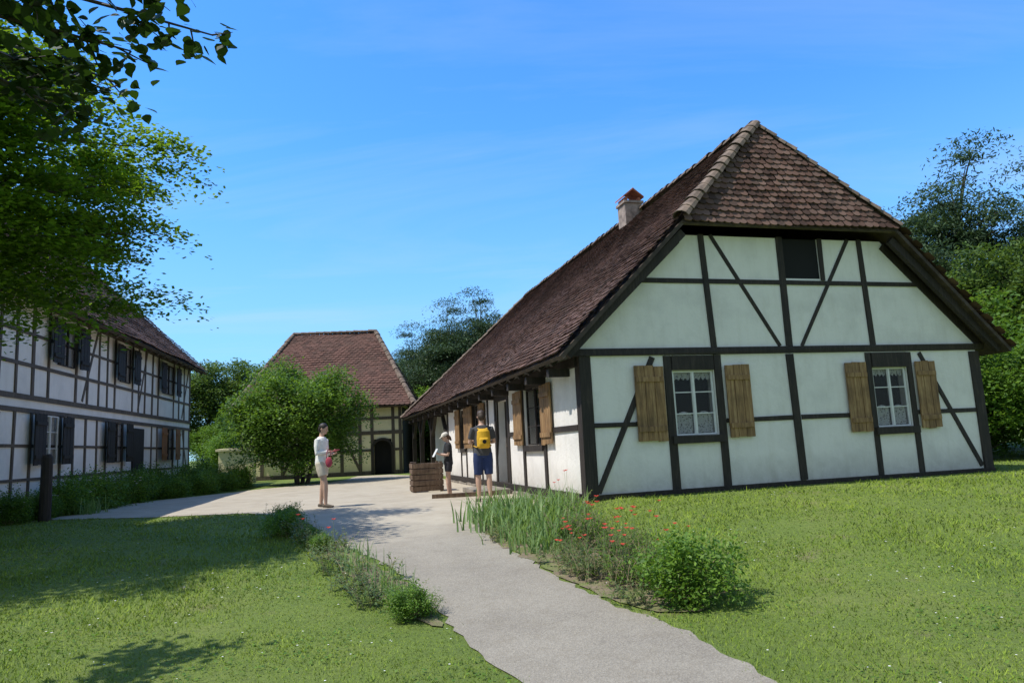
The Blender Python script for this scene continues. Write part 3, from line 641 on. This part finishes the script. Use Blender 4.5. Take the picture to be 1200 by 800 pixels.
def shrub_mesh(seed,rad,cz,nc,per,ls,sig=.1,asp=.5):
    rng=np.random.default_rng(seed); C=clumps(rng,nc,rad,.3,.4)+np.array([0,0,cz]); C[:,2]=np.maximum(C[:,2],.04)
    P=(C[:,None,:]+rng.normal(size=(nc,per,3))*sig).reshape(-1,3); P[:,2]=np.maximum(P[:,2],.01)
    lm=npmesh('leaves',leaves(P,ls,.4,asp,rng),4); mb=MB()
    for i in range(0,nc,2): mb.tube([(C[i][0]*.1,C[i][1]*.1,-.05),(C[i][0]*.5,C[i][1]*.5,C[i][2]*.6),tuple(C[i])],[.008,.006,.003],5)
    return lm,mb.mesh('stems')
def herb_mesh(seed,n,h,spread):
    rng=np.random.default_rng(seed); V=[]; mb=MB()
    for i in range(n):
        bx_,by_=rng.normal(size=2)*spread; lx,ly=rng.normal(size=2)*.12; H=h*rng.uniform(.5,1.1)
        mb.tube([(bx_,by_,-.02),(bx_+lx*.4,by_+ly*.4,H*.6),(bx_+lx,by_+ly,H)],[.004,.003,.0015],4)
        for k in range(16):
            t=rng.uniform(.15,1); az=rng.uniform(0,2*pi); c=np.array([bx_+lx*t,by_+ly*t,H*t]); L=rng.uniform(.04,.09)*(1.2-.5*t)
            d=np.array([cos(az),sin(az),rng.uniform(-.1,.7)]); s_=np.array([-sin(az),cos(az),0])*L*.2
            V.append([c,c+d*L*.5+s_,c+d*L,c+d*L*.5-s_])
    return npmesh('leaves',np.array(V),4),mb.mesh('stems')
def iris_mesh(seed,n,h,spread,wd=.018):
    rng=np.random.default_rng(seed); V=[]
    for i in range(n):
        bx_,by_=rng.normal(size=2)*spread; az=rng.uniform(0,2*pi); L=h*rng.uniform(.5,1.15); lean=rng.uniform(.08,.9); w_=wd*rng.uniform(.7,1.3)
        tx,ty=-sin(az)*w_/2,cos(az)*w_/2; prev=None
        for k in range(5):
            t=k/4; ln=lean*t*t*L; z=L*(t-.35*lean*t*t); ww=(1-t)**.5 if k<4 else .02
            a=(bx_+cos(az)*ln-tx*ww,by_+sin(az)*ln-ty*ww,z);b=(bx_+cos(az)*ln+tx*ww,by_+sin(az)*ln+ty*ww,z)
            if prev: V.append([prev[0],prev[1],b,a])
            prev=(a,b)
    return npmesh('leaves',np.array(V),4)
def place_shrub(ms,x,y,s,leaf='shrub',label='low leafy green garden shrub',group=None,name='shrub',flower=None,nf=12,fr=.3,fh_=.6,fs=.04,rng=RNG,sz=None):
    e=empty(name,(x,y,gzf(x,y)+.01),random.uniform(0,6),label=label,category='plant'); e.scale=(s,s,sz or s)
    if group: e['group']=group
    if isinstance(ms,tuple): obj('leaves',ms[0],e,mat=M[leaf]); obj('stems',ms[1],e,mat=M['drystem'])
    else: obj('leaves',ms,e,mat=M[leaf])
    if flower:
        for i in range(nf):
            mb=MB()
            px_,py_=rng.normal(size=2)*fr; h=fh_*rng.uniform(.7,1.1); mb.tube([(px_*.7,py_*.7,0),(px_,py_,h)],[.003,.002],4)
            fsz=fs*rng.uniform(.7,1.2)
            for k in range(5):
                a=k*2*pi/5+rng.uniform(0,.5); c=(px_,py_,h); r_=fsz
                mb.add([c,(px_+r_*.8*cos(a-.55),py_+r_*.8*sin(a-.55),h+r_*.45),(px_+r_*1.1*cos(a),py_+r_*1.1*sin(a),h+r_*.55),(px_+r_*.8*cos(a+.55),py_+r_*.8*sin(a+.55),h+r_*.45)],[(0,1,2,3)])
            m=mb.mesh(); m.materials.append(M[flower]); m.materials.append(M['iris'])
            m.polygons.foreach_set('material_index',[1]*6+[0]*5)
            obj('flower',m,e)
    return e
sA=shrub_mesh(1,(.42,.42,.27),.27,60,110,.045,.065); sB=shrub_mesh(2,(.9,.8,.55),.55,70,130,.085,.14); sC=shrub_mesh(3,(.3,.3,.2),.2,26,40,.035,.06,.35)
hA=herb_mesh(6,45,.5,.18); hB=herb_mesh(7,24,.34,.17)
iA=iris_mesh(4,95,.5,.2,.028); iB=iris_mesh(5,70,.42,.15,.014)
gi='iris clumps beside the path'
for x,y,s in ((-.35,12.2,1),(.1,12.0,1.0),(.55,11.9,.9),(-.45,11.3,.9),(.05,11.2,1.0),(.5,11.1,1),(-.35,10.5,.85),(.0,10.3,.95),(.45,10.2,.9),(.0,9.5,.8),(.4,9.4,.85),(.8,11.5,.8),(.25,8.9,.65)):
    place_shrub(iA,x,y,s,'iris','clump of long green iris leaves beside the path',gi,'iris_plant')
place_shrub(sA,1.42,6.5,1.0,'shrub','dense bright green rounded peony bush by the path',None,'peony_bush',sz=1.05)
gh='leafy herbs in the flower beds'
for x,y,s,k in ((.95,6.5,.6,1),(1.72,6.9,.7,0),(.65,7.5,.7,1),(1.1,7.1,.8,0),(.45,8.2,.7,1),(1.25,8.3,.7,0),(.8,8.9,.9,0),(.75,9.9,.9,0),(1.35,7.2,.8,0),(1.0,7.9,.8,0),(.65,9.3,.8,0),(-.3,9.8,.7,1),(-.5,10.9,.7,1)):
    place_shrub(hB if k else hA,x,y,s,'herb' if k else 'shrub','loose leafy green herb at the edge of the bed',gh,'garden_herb')
gp='red poppies in the flower bed'
for x,y,s,n in ((.75,7.5,.8,8),(1.1,8.1,.85,8),(1.0,7.3,.75,8),(1.35,8.6,.8,6),(.9,9.6,.9,5),(1.4,7.4,.8,5),(.55,7.8,.7,4),(.8,12.0,1.0,4),(.6,8.4,.8,5)):
    place_shrub(hB,x,y,s,'herb','poppy plant with small red flowers',gp,'poppy_plant','poppy',n,.2,.6,.038)
gl='sparse plants in the soil bed'
for x,y,s,k in ((-3.55,10.9,.9,'s'),(-3.8,12.0,.8,'s'),(-2.9,10.0,.7,'p'),(-2.4,9.5,.8,'h'),(-2.35,9.0,.7,'p'),(-1.9,8.3,.9,'i'),(-1.65,7.7,.9,'h'),(-1.35,7.2,.8,'i'),(-1.5,6.95,.7,'h'),(-.98,6.4,.62,'a'),(-1.15,6.8,.7,'h'),(-1.7,7.4,.7,'h'),(-2.6,9.6,.5,'s'),(-.85,6.55,.5,'c'),(-3.0,10.3,.5,'s'),(-2.2,8.4,.8,'h'),(-3.2,10.6,.9,'h'),(-4.2,12.9,.9,'h')):
    if k=='s': place_shrub(sA,x,y,s*.75,'shrub','small dark green shrub in the soil bed',gl)
    elif k=='a': place_shrub(sA,x,y,s*.8,'shrub','small dense green shrub in the soil bed',gl)
    elif k=='i': place_shrub(iB,x,y,s,'iris','thin clump of pale green iris leaves',gl,'iris_plant')
    elif k=='p': place_shrub(hB,x,y,s,'herb','poppy plant with one red flower',gl,'poppy_plant','poppy',2,.12,.7,.045)
    elif k=='h': place_shrub(hB,x,y,s,'herb','scruffy low herb in bare soil',gl,'garden_herb')
    else: place_shrub(sC,x,y,s,'herb','small low green plant in bare soil',gl)
gs='shrubs along the timbered house'
for x,y,s in ((-10.7,15.2,.55),(-10.75,16.3,.5),(-10.85,17.4,.7),(-11.0,18.6,.75),(-11.3,19.6,.75),(-11.3,21.0,.65),(-11.6,22.2,.75),(-10.9,22.9,.55),(-11.8,23.6,.8),(-10.6,24.3,.6),(-11.5,25.3,.8),(-10.4,25.6,.55),(-11.9,26.8,.8),(-10.6,27.2,.65),(-12.2,28.4,.8),(-11.2,29,.7)):
    wf=y<20
    place_shrub(sB,x,y,s,'shrub','leafy green shrub with white flowers by the timbered house' if wf else 'leafy green shrub by the timbered house',gs,'shrub','daisy' if wf else None,14,.6,1.0,.05)
place_shrub(iA,-10.3,17.2,.9,'iris','clump of long green iris leaves by the timbered house',gi,'iris_plant')

def grass():
    rng=np.random.default_rng(9)
    N=1050000; 
    Y=rng.uniform(3.6,24,N); X=rng.uniform(-1,1,N)*(1.0+Y*.80)
    d=np.hypot(X,Y); keep=rng.uniform(size=N)<np.clip((5.0/d)**1.6,0,1)*np.clip(d/8,.35,1)*1.0
    P=np.stack([X,Y],1)[keep]
    edge=rng.normal(size=P.shape)*.045
    P=P[~pip(P+edge,PATH)]
    for q in (BEDR,BEDL):
        e2=rng.normal(size=P.shape)*.10; P=P[~(pip(P+e2,q)&(rng.uniform(size=len(P))<.68))]
    c,s_=cos(HT),sin(HT); u=(P[:,0]-HX)*c+(P[:,1]-HY)*s_; v=-(P[:,0]-HX)*s_+(P[:,1]-HY)*c
    P=P[~((u>-.1)&(u<8.95)&(v>-.1))]; 
    P=P[P[:,1]<np.where(P[:,0]<-1,15.9,24)]
    ns=.5+.25*np.sin(P[:,0]*3.1+1.3*np.sin(P[:,1]*2.3))+.25*np.sin(P[:,1]*3.7+1.7*np.cos(P[:,0]*1.9))
    keepp=.55+.6*ns
    for cx,cy,ra,rb in ((2.72,6.35,.35,.22),(-2.7,6.35,.4,.25),(3.6,9.4,.4,.3),(6.0,8.2,.4,.3)):
        q=((P[:,0]-cx)/ra)**2+((P[:,1]-cy)/rb)**2; keepp=keepp*(1-.85*np.exp(-q*1.5))
    P=P[rng.uniform(size=len(P))<keepp]
    n=len(P); d=np.hypot(P[:,0],P[:,1]); z=gz(P[:,0],P[:,1])
    patch=.5+.5*np.sin(P[:,0]*1.7+np.sin(P[:,1]*1.1)*2)*np.sin(P[:,1]*1.3+P[:,0]*.6)
    h=rng.uniform(.012,.038,n)*(.5+.9*patch)*np.clip(d/7,.9,1.4); wd=rng.uniform(.0025,.005,n)*np.clip(d/5,1,3.2)
    tall=rng.uniform(size=n)<.015; h[tall]*=2.2
    az=rng.uniform(0,2*pi,n); lean=rng.uniform(.2,1.3,n)*h; la=rng.uniform(0,2*pi,n)
    B=np.stack([P[:,0],P[:,1],z-.003],1); t=np.stack([np.cos(az)*wd,np.sin(az)*wd,np.zeros(n)],1)
    T=B+np.stack([np.cos(la)*lean,np.sin(la)*lean,h],1)
    V=np.stack([B-t,B+t,T],1)
    obj('grass',npmesh('grass',V,3),mat=M['grass'],kind='stuff',label='short mown green lawn grass')
    m=320; k=rng.integers(0,n,m); C=T[k].copy(); C[:,2]=z[k]+rng.uniform(.03,.05,m); r_=rng.uniform(.005,.009,m)*np.clip(d[k]/6,1,1.8)
    an=np.arange(6)*pi/3; V=np.stack([C[:,None,0]+r_[:,None]*np.cos(an),C[:,None,1]+r_[:,None]*np.sin(an),C[:,None,2]+0*an],2)
    obj('daisies',npmesh('daisies',V,6),mat=M['daisy'],kind='stuff',label='tiny white daisies scattered in the lawn')
    m=22000; Y=rng.uniform(4,14,m); X=rng.uniform(-1,1,m)*(1+Y*.78); Q=np.stack([X,Y],1); Q=Q[~pip(Q,PATH)]
    cl_=np.sin(Q[:,0]*2.3+2*np.sin(Q[:,1]*1.7))+np.sin(Q[:,1]*2.9+Q[:,0])+rng.normal(size=len(Q))*.3; Q=Q[cl_>.45]
    u=(Q[:,0]-HX)*c+(Q[:,1]-HY)*s_; v=-(Q[:,0]-HX)*s_+(Q[:,1]-HY)*c; Q=Q[~((u>-.1)&(v>-.1))]
    Q=Q[Q[:,1]<12]
    P3_=np.stack([Q[:,0],Q[:,1],gz(Q[:,0],Q[:,1])+rng.uniform(.008,.03,len(Q))],1)
    obj('clover',npmesh('clover',leaves(P3_,.028,1.6,.8,rng,0),4),mat=M['shrub'],kind='stuff',label='low clover leaves mixed into the lawn')
    return n
NG=grass()

# ------------------------------------------------------------------ people
def remesh(mb,vox,sm=4):
    o=bpy.data.objects.new('t',mb.mesh('t')); COL.objects.link(o)
    md=o.modifiers.new('r','REMESH'); md.mode='VOXEL'; md.voxel_size=vox
    s_=o.modifiers.new('s','SMOOTH'); s_.iterations=sm; s_.factor=.5
    m=evalmesh(o); bpy.data.objects.remove(o); m.polygons.foreach_set('use_smooth',[True]*len(m.polygons)); return m
skin=simple('skin',(.52,.33,.24),.55,.08,10,0)
def cloth(n,c): return simple('cloth_'+n,c,.9,.12,12,.25)
def hand(mb,wr,d,palm_n,s=1.0,curl=.5):
    wr=Vector(wr);d=Vector(d).normalized();n=Vector(palm_n);n=(n-d*n.dot(d)).normalized();sd_=d.cross(n)
    mb.tube([wr-d*.01,wr+d*.04*s,wr+d*.085*s],[(.02*s,.03*s),(.017*s,.041*s),(.013*s,.039*s)],10,side=sd_)
    for k,(o_,L) in enumerate(((-.03,.062),(-.0105,.075),(.01,.07),(.029,.055))):
        b=wr+d*.08*s+sd_*o_*s; a1=curl*.6; a2=curl*1.5
        q1=b+(d*cos(a1)+n*sin(a1))*L*.45*s; q2=q1+(d*cos(a2)+n*sin(a2))*L*.35*s; q3=q2+(d*cos(a2*1.4)+n*sin(a2*1.4))*L*.25*s
        mb.tube([b-d*.01,q1,q2,q3],[.0095*s,.009*s,.0085*s,.007*s],8)
    b=wr+d*.025*s-sd_*.026*s; q1=b+(d*.6-sd_*.7+n*.3).normalized()*.035*s; q2=q1+(d*.9-sd_*.2+n*.4).normalized()*.03*s
    mb.tube([b,q1,q2],[.013*s,.011*s,.009*s],8)
def person(x,y,yaw,H,label,arms,legs,top,shorts,hair,hat=None,hdpitch=0,sleeve='short',shortlen=.6,shoe=(.1,.08,.06),hairlong=False):
    k=H/1.72; e=empty('person',(x,y,gzf(x,y)+.012),yaw,label=label,category='person'); e.scale=(k,k,k)
    mb=MB()
    tor=[(0,0,.86),(0,0,.95),(0,0,1.08),(.01,0,1.24),(0,0,1.37),(-.005,0,1.43),(-.005,0,1.475)]
    tr_=[(.095,.15),(.11,.165),(.095,.135),(.108,.155),(.095,.17),(.07,.125),(.052,.06)]
    mb.tube(tor,tr_,16,side=(0,1,0)); mb.tube([(-.005,0,1.44),(.012,0,1.56)],[.052,.048],12)
    cp_,sp_=cos(hdpitch),sin(hdpitch)
    def hp(a,b,c): return (.005+a*cp_+c*sp_, b, 1.53+c*cp_-a*sp_)
    h=MB(); h.ell((.018,0,.115),(.092,.075,.098)); h.ell((.045,0,.045),(.058,.052,.05)); h.ell((.085,0,.02),(.02,.022,.018))
    h.tube([(.098,0,.115),(.125,0,.075),(.108,0,.068)],[.008,.013,.008],8)
    for sy in (-1,1): h.ell((.01,sy*.077,.092),(.018,.01,.03),10,6)
    h.ell((.1,0,.045),(.009,.022,.007),10,6)
    h.v=[hp(*q) for q in h.v]; mb.add(h.v,h.f)
    sl_=MB(); sh_=MB()
    for sy,(el,wr) in zip((1,-1),arms):
        sh0=Vector((-.005,sy*.175,1.385)); el=Vector(el); wr=Vector(wr)
        mb.tube([Vector((0,sy*.1,1.39)),sh0,sh0.lerp(el,.4),el,el.lerp(wr,.35),wr],[.05,.053,.046,.038,.037,.026],12)
        hand(mb,wr,(wr-el),Vector((0,-sy,.2)) if abs((wr-el).normalized().z)>.7 else Vector((0,-sy*.4,1)),1,.7)
        end=.55 if sleeve=='short' else 1
        if end==1: sl_.tube([Vector((0,sy*.1,1.39)),sh0,sh0.lerp(el,.5),el,el.lerp(wr,.9)],[.06,.066,.06,.053,.042],14)
        else: sl_.tube([Vector((0,sy*.1,1.39)),sh0,sh0.lerp(el,.35),sh0.lerp(el,.7)],[.06,.066,.063,.062],14)
    for sy,(kn,an,ft) in zip((1,-1),legs):
        hp0=Vector((0,sy*.088,.9)); kn=Vector(kn); an=Vector(an); ft=Vector(ft)
        mb.tube([hp0,hp0.lerp(kn,.35),kn,kn.lerp(an,.3),an+Vector((0,0,.03)),an-Vector((0,0,.03))],[.085,.08,.055,.056,.036,.036],14)
        mb.tube([an+Vector((-.04,0,-.045)),an.lerp(ft,.5)+Vector((0,0,-.02)),ft],[(.03,.034),(.026,.042),(.016,.036)],12,side=(0,1,0))
        shoes=MB(); shoes.tube([an+Vector((-.065,0,-.05)),an+Vector((-.01,0,-.04)),an.lerp(ft,.6)+Vector((0,0,-.02)),ft+Vector((.03,0,-.006))],[(.03,.036),(.04,.043),(.032,.05),(.017,.038)],14,side=(0,1,0))
        obj('shoe',remesh(shoes,.01,2),e,mat=cloth('shoe',shoe))
        q=shortlen; sh_.tube([hp0+Vector((0,0,.02)),hp0.lerp(kn,.3),hp0.lerp(kn,q)],[.1,.105,.095 if q<.8 else .083],16)
    obj('body',remesh(mb,.0085,3),e,mat=skin)
    tt=MB(); tt.v=list(sl_.v); tt.f=list(sl_.f)
    tt.tube([(0,0,.87),(0,0,.95),(0,0,1.08),(.01,0,1.24),(0,0,1.37),(-.005,0,1.435),(-.005,0,1.462)],[(.128,.178),(.125,.178),(.116,.158),(.125,.172),(.108,.184),(.084,.14),(.064,.075)],18,side=(0,1,0))
    obj('shirt',remesh(tt,.012,3),e,mat=top)
    sh_.tube([(0,0,.83),(0,0,.9),(0,0,.99)],[(.11,.165),(.122,.178),(.115,.165)],18,side=(0,1,0))
    obj('shorts',remesh(sh_,.012,3),e,mat=shorts)
    hb_=MB(); hb_.ell((.002,0,.135),(.098,.084,.092)); hb_.ell((-.035,0,.09),(.068,.074,.085)); 
    if hairlong: hb_.tube([(-.06,0,.1),(-.085,0,.03),(-.09,0,-.06)],[.05,.045,.02],10)
    hb_.v=[hp(*q) for q in hb_.v]; obj('hair',remesh(hb_,.01,2),e,mat=hair)
    ey=MB()
    for sy in (-1,1): ey.ell((.099,sy*.03,.1),(.008,.012,.007),8,6)
    ey.v=[hp(*q) for q in ey.v]; obj('eyes',ey.mesh(),e,mat=M['dark'])
    if hat:
        c=MB(); c.ell((.005,0,.165),(.108,.094,.075)); c.tube([(.06,0,.165),(.13,0,.155),(.185,0,.14)],[(.012,.085),(.008,.075),(.006,.045)],12,side=(0,1,0))
        c.v=[hp(*q) for q in c.v]; obj('cap',remesh(c,.009,2),e,mat=hat)
    return e
def standlegs(a=.0,b=.0):
    return [((.02+a,.1,.49),(-.01+a*1.4,.105,.085),(.14+a*1.4,.115,.03)),((.02+b,-.1,.49),(-.01+b*1.4,-.105,.085),(.14+b*1.4,-.115,.03))]
P1=person(-4.22,15.55,radians(-12),1.76,'woman in white sweater and beige shorts holding a pink booklet',
   [((-.02,.22,1.12),(.2,.1,1.10)),((-.01,-.22,1.12),(.21,-.08,1.14))],standlegs(-.05,.1),cloth('white',(.84,.83,.80)),cloth('beige',(.60,.53,.42)),simple('hair_dark',(.02,.014,.01),.6,.3,20),sleeve='long',shortlen=.62,hdpitch=.25)
P2=person(-1.64,17.06,radians(195),1.47,'girl in black clothes and pale cap reading a sheet of paper',
   [((.04,.2,1.12),(.24,.08,1.16)),((.04,-.2,1.12),(.24,-.07,1.16))],standlegs(.03,-.03),cloth('black',(.018,.018,.02)),cloth('black2',(.02,.02,.025)),simple('hair_brown',(.10,.05,.025),.6,.3,20),hat=cloth('cap',(.62,.58,.5)),shortlen=.55,hdpitch=.45,hairlong=True)
P3=person(-.72,15.0,radians(100),1.84,'man in grey T-shirt and blue shorts wearing yellow backpack',
   [((.06,.24,1.12),(.22,.14,1.16)),((.06,-.24,1.12),(.22,-.14,1.14))],standlegs(.02,-.03),cloth('grey',(.06,.062,.068)),cloth('blue',(.018,.035,.11)),simple('hair_mid',(.05,.032,.02),.6,.3,20),shortlen=.95,hdpitch=.2)
def held(name,e,loc,size,mat,label,rot=(0,0,0)):
    k=e.scale[0]; m=MB().box(-size[0],size[0],-size[1],size[1],-size[2],size[2]).mesh(); 
    o=obj(name,m,mat=mat,label=label,cat=name.replace('_',' ')); 
    c,s_=cos(e.rotation_euler[2]),sin(e.rotation_euler[2]); L=Vector(loc)*k
    o.location=(e.location[0]+L.x*c-L.y*s_,e.location[1]+L.x*s_+L.y*c,e.location[2]+L.z); o.rotation_euler=(rot[0],rot[1],e.rotation_euler[2]+rot[2]); return o
held('paper_sheet',P2,(.36,0,1.2),(.003,.15,.105),M['white'],'white sheet of paper held by the girl',(0,-.5,0))
held('booklet',P1,(.31,0,1.16),(.06,.09,.006),cloth('pink',(.5,.08,.12)),'small pink booklet held by the woman in white',(0,-.3,0))
bagm=MB(); bagm.ell((0,0,0),(.075,.035,.11)); bagm.tube([(-.05,0,.08),(-.03,0,.26),(.03,0,.26),(.05,0,.08)],[.008]*4,8)
bg_=obj('handbag',bagm.mesh(),mat=cloth('red',(.40,.06,.09)),label='small red handbag hanging at the woman\'s side',cat='bag',smooth=True)
bg_.location=(-4.02,15.36,gzf(-4.1,15.5)+.96)
bp=MB(); bp.tube([(0,0,0),(0,0,.04),(0,0,.22),(0,0,.38),(0,0,.44)],[(.06,.11),(.095,.15),(.10,.155),(.085,.14),(.03,.08)],16,side=(0,1,0))
bp.tube([(-.09,0,.05),(-.09,0,.1),(-.085,0,.2),(-.08,0,.23)],[(.03,.09),(.045,.11),(.045,.11),(.02,.09)],14,side=(0,1,0))
k=1.84/1.72; bk=obj('backpack',remesh(bp,.01,3),mat=cloth('yellow',(.62,.36,.02)),label='yellow backpack worn on the man\'s back',cat='backpack')
a=radians(100); bk.location=(-.72-.2*cos(a)*k,15.0-.2*sin(a)*k,gzf(-.7,15)+1.02*k); bk.rotation_euler=(0,0,a); bk.scale=(k,k*.86,k*.86)
em=MB().tube([(-.134,0,.15),(-.146,0,.15)],[.045,.045],20,side=(0,1,0)); obj('emblem',em.mesh(),bk,mat=M['dark'])
st=MB()
for sy in (-1,1): st.tube([(.06,sy*.08,.42),(.16,sy*.1,.47),(.27,sy*.1,.42),(.345,sy*.11,.3),(.33,sy*.13,.16),(.2,sy*.185,.06),(.06,sy*.14,.03)],[(.008,.025)]*7,8)
obj('straps',st.mesh(),bk,mat=cloth('strap',(.5,.3,.03)))

# ------------------------------------------------------------------ small things
post=MB().tube([(0,0,-.3),(.01,0,.6),(0,.01,1.35),(0,0,1.42)],[.12,.115,.11,.08],10)
po=obj('wooden_post',post.mesh(),mat=M['timber'],label='dark round wooden post standing in the shaded lawn',cat='post'); po.location=(-10.2,15.6,gzf(-10.3,15.6))
gt=MB(); G=.7
for xx,yy in ((0,0),(G,0),(0,G),(G,G)): gt.box(xx-.035,xx+.035,yy-.035,yy+.035,-.05,.80,.005)
for z in (.10,.25,.40,.55,.70):
    q=.06
    gt.box(-.04,G+.04,-.062,-.041,z-q,z+q,.004); gt.box(-.04,G+.04,G+.041,G+.062,z-q,z+q,.004); gt.box(-.062,-.041,-.04,G+.04,z-q,z+q,.004); gt.box(G+.041,G+.062,-.04,G+.04,z-q,z+q,.004)
gto=obj('wooden_pen',gt.mesh(),mat=M['greywood'],label='small slatted wooden pen by the farmhouse wall',cat='fence'); gto.location=(-2.75,19.2,.37); gto.rotation_euler=(0,0,.25)
pb=obj('timber_edging',MB().box(0,1.5,0,.14,0,.10,.01).mesh(),mat=M['greywood'],label='low timber beam lying on the gravel',cat='beam'); pb.location=(-2.0,16.6,.37); pb.rotation_euler=(0,0,.1)
print('grass',NG)
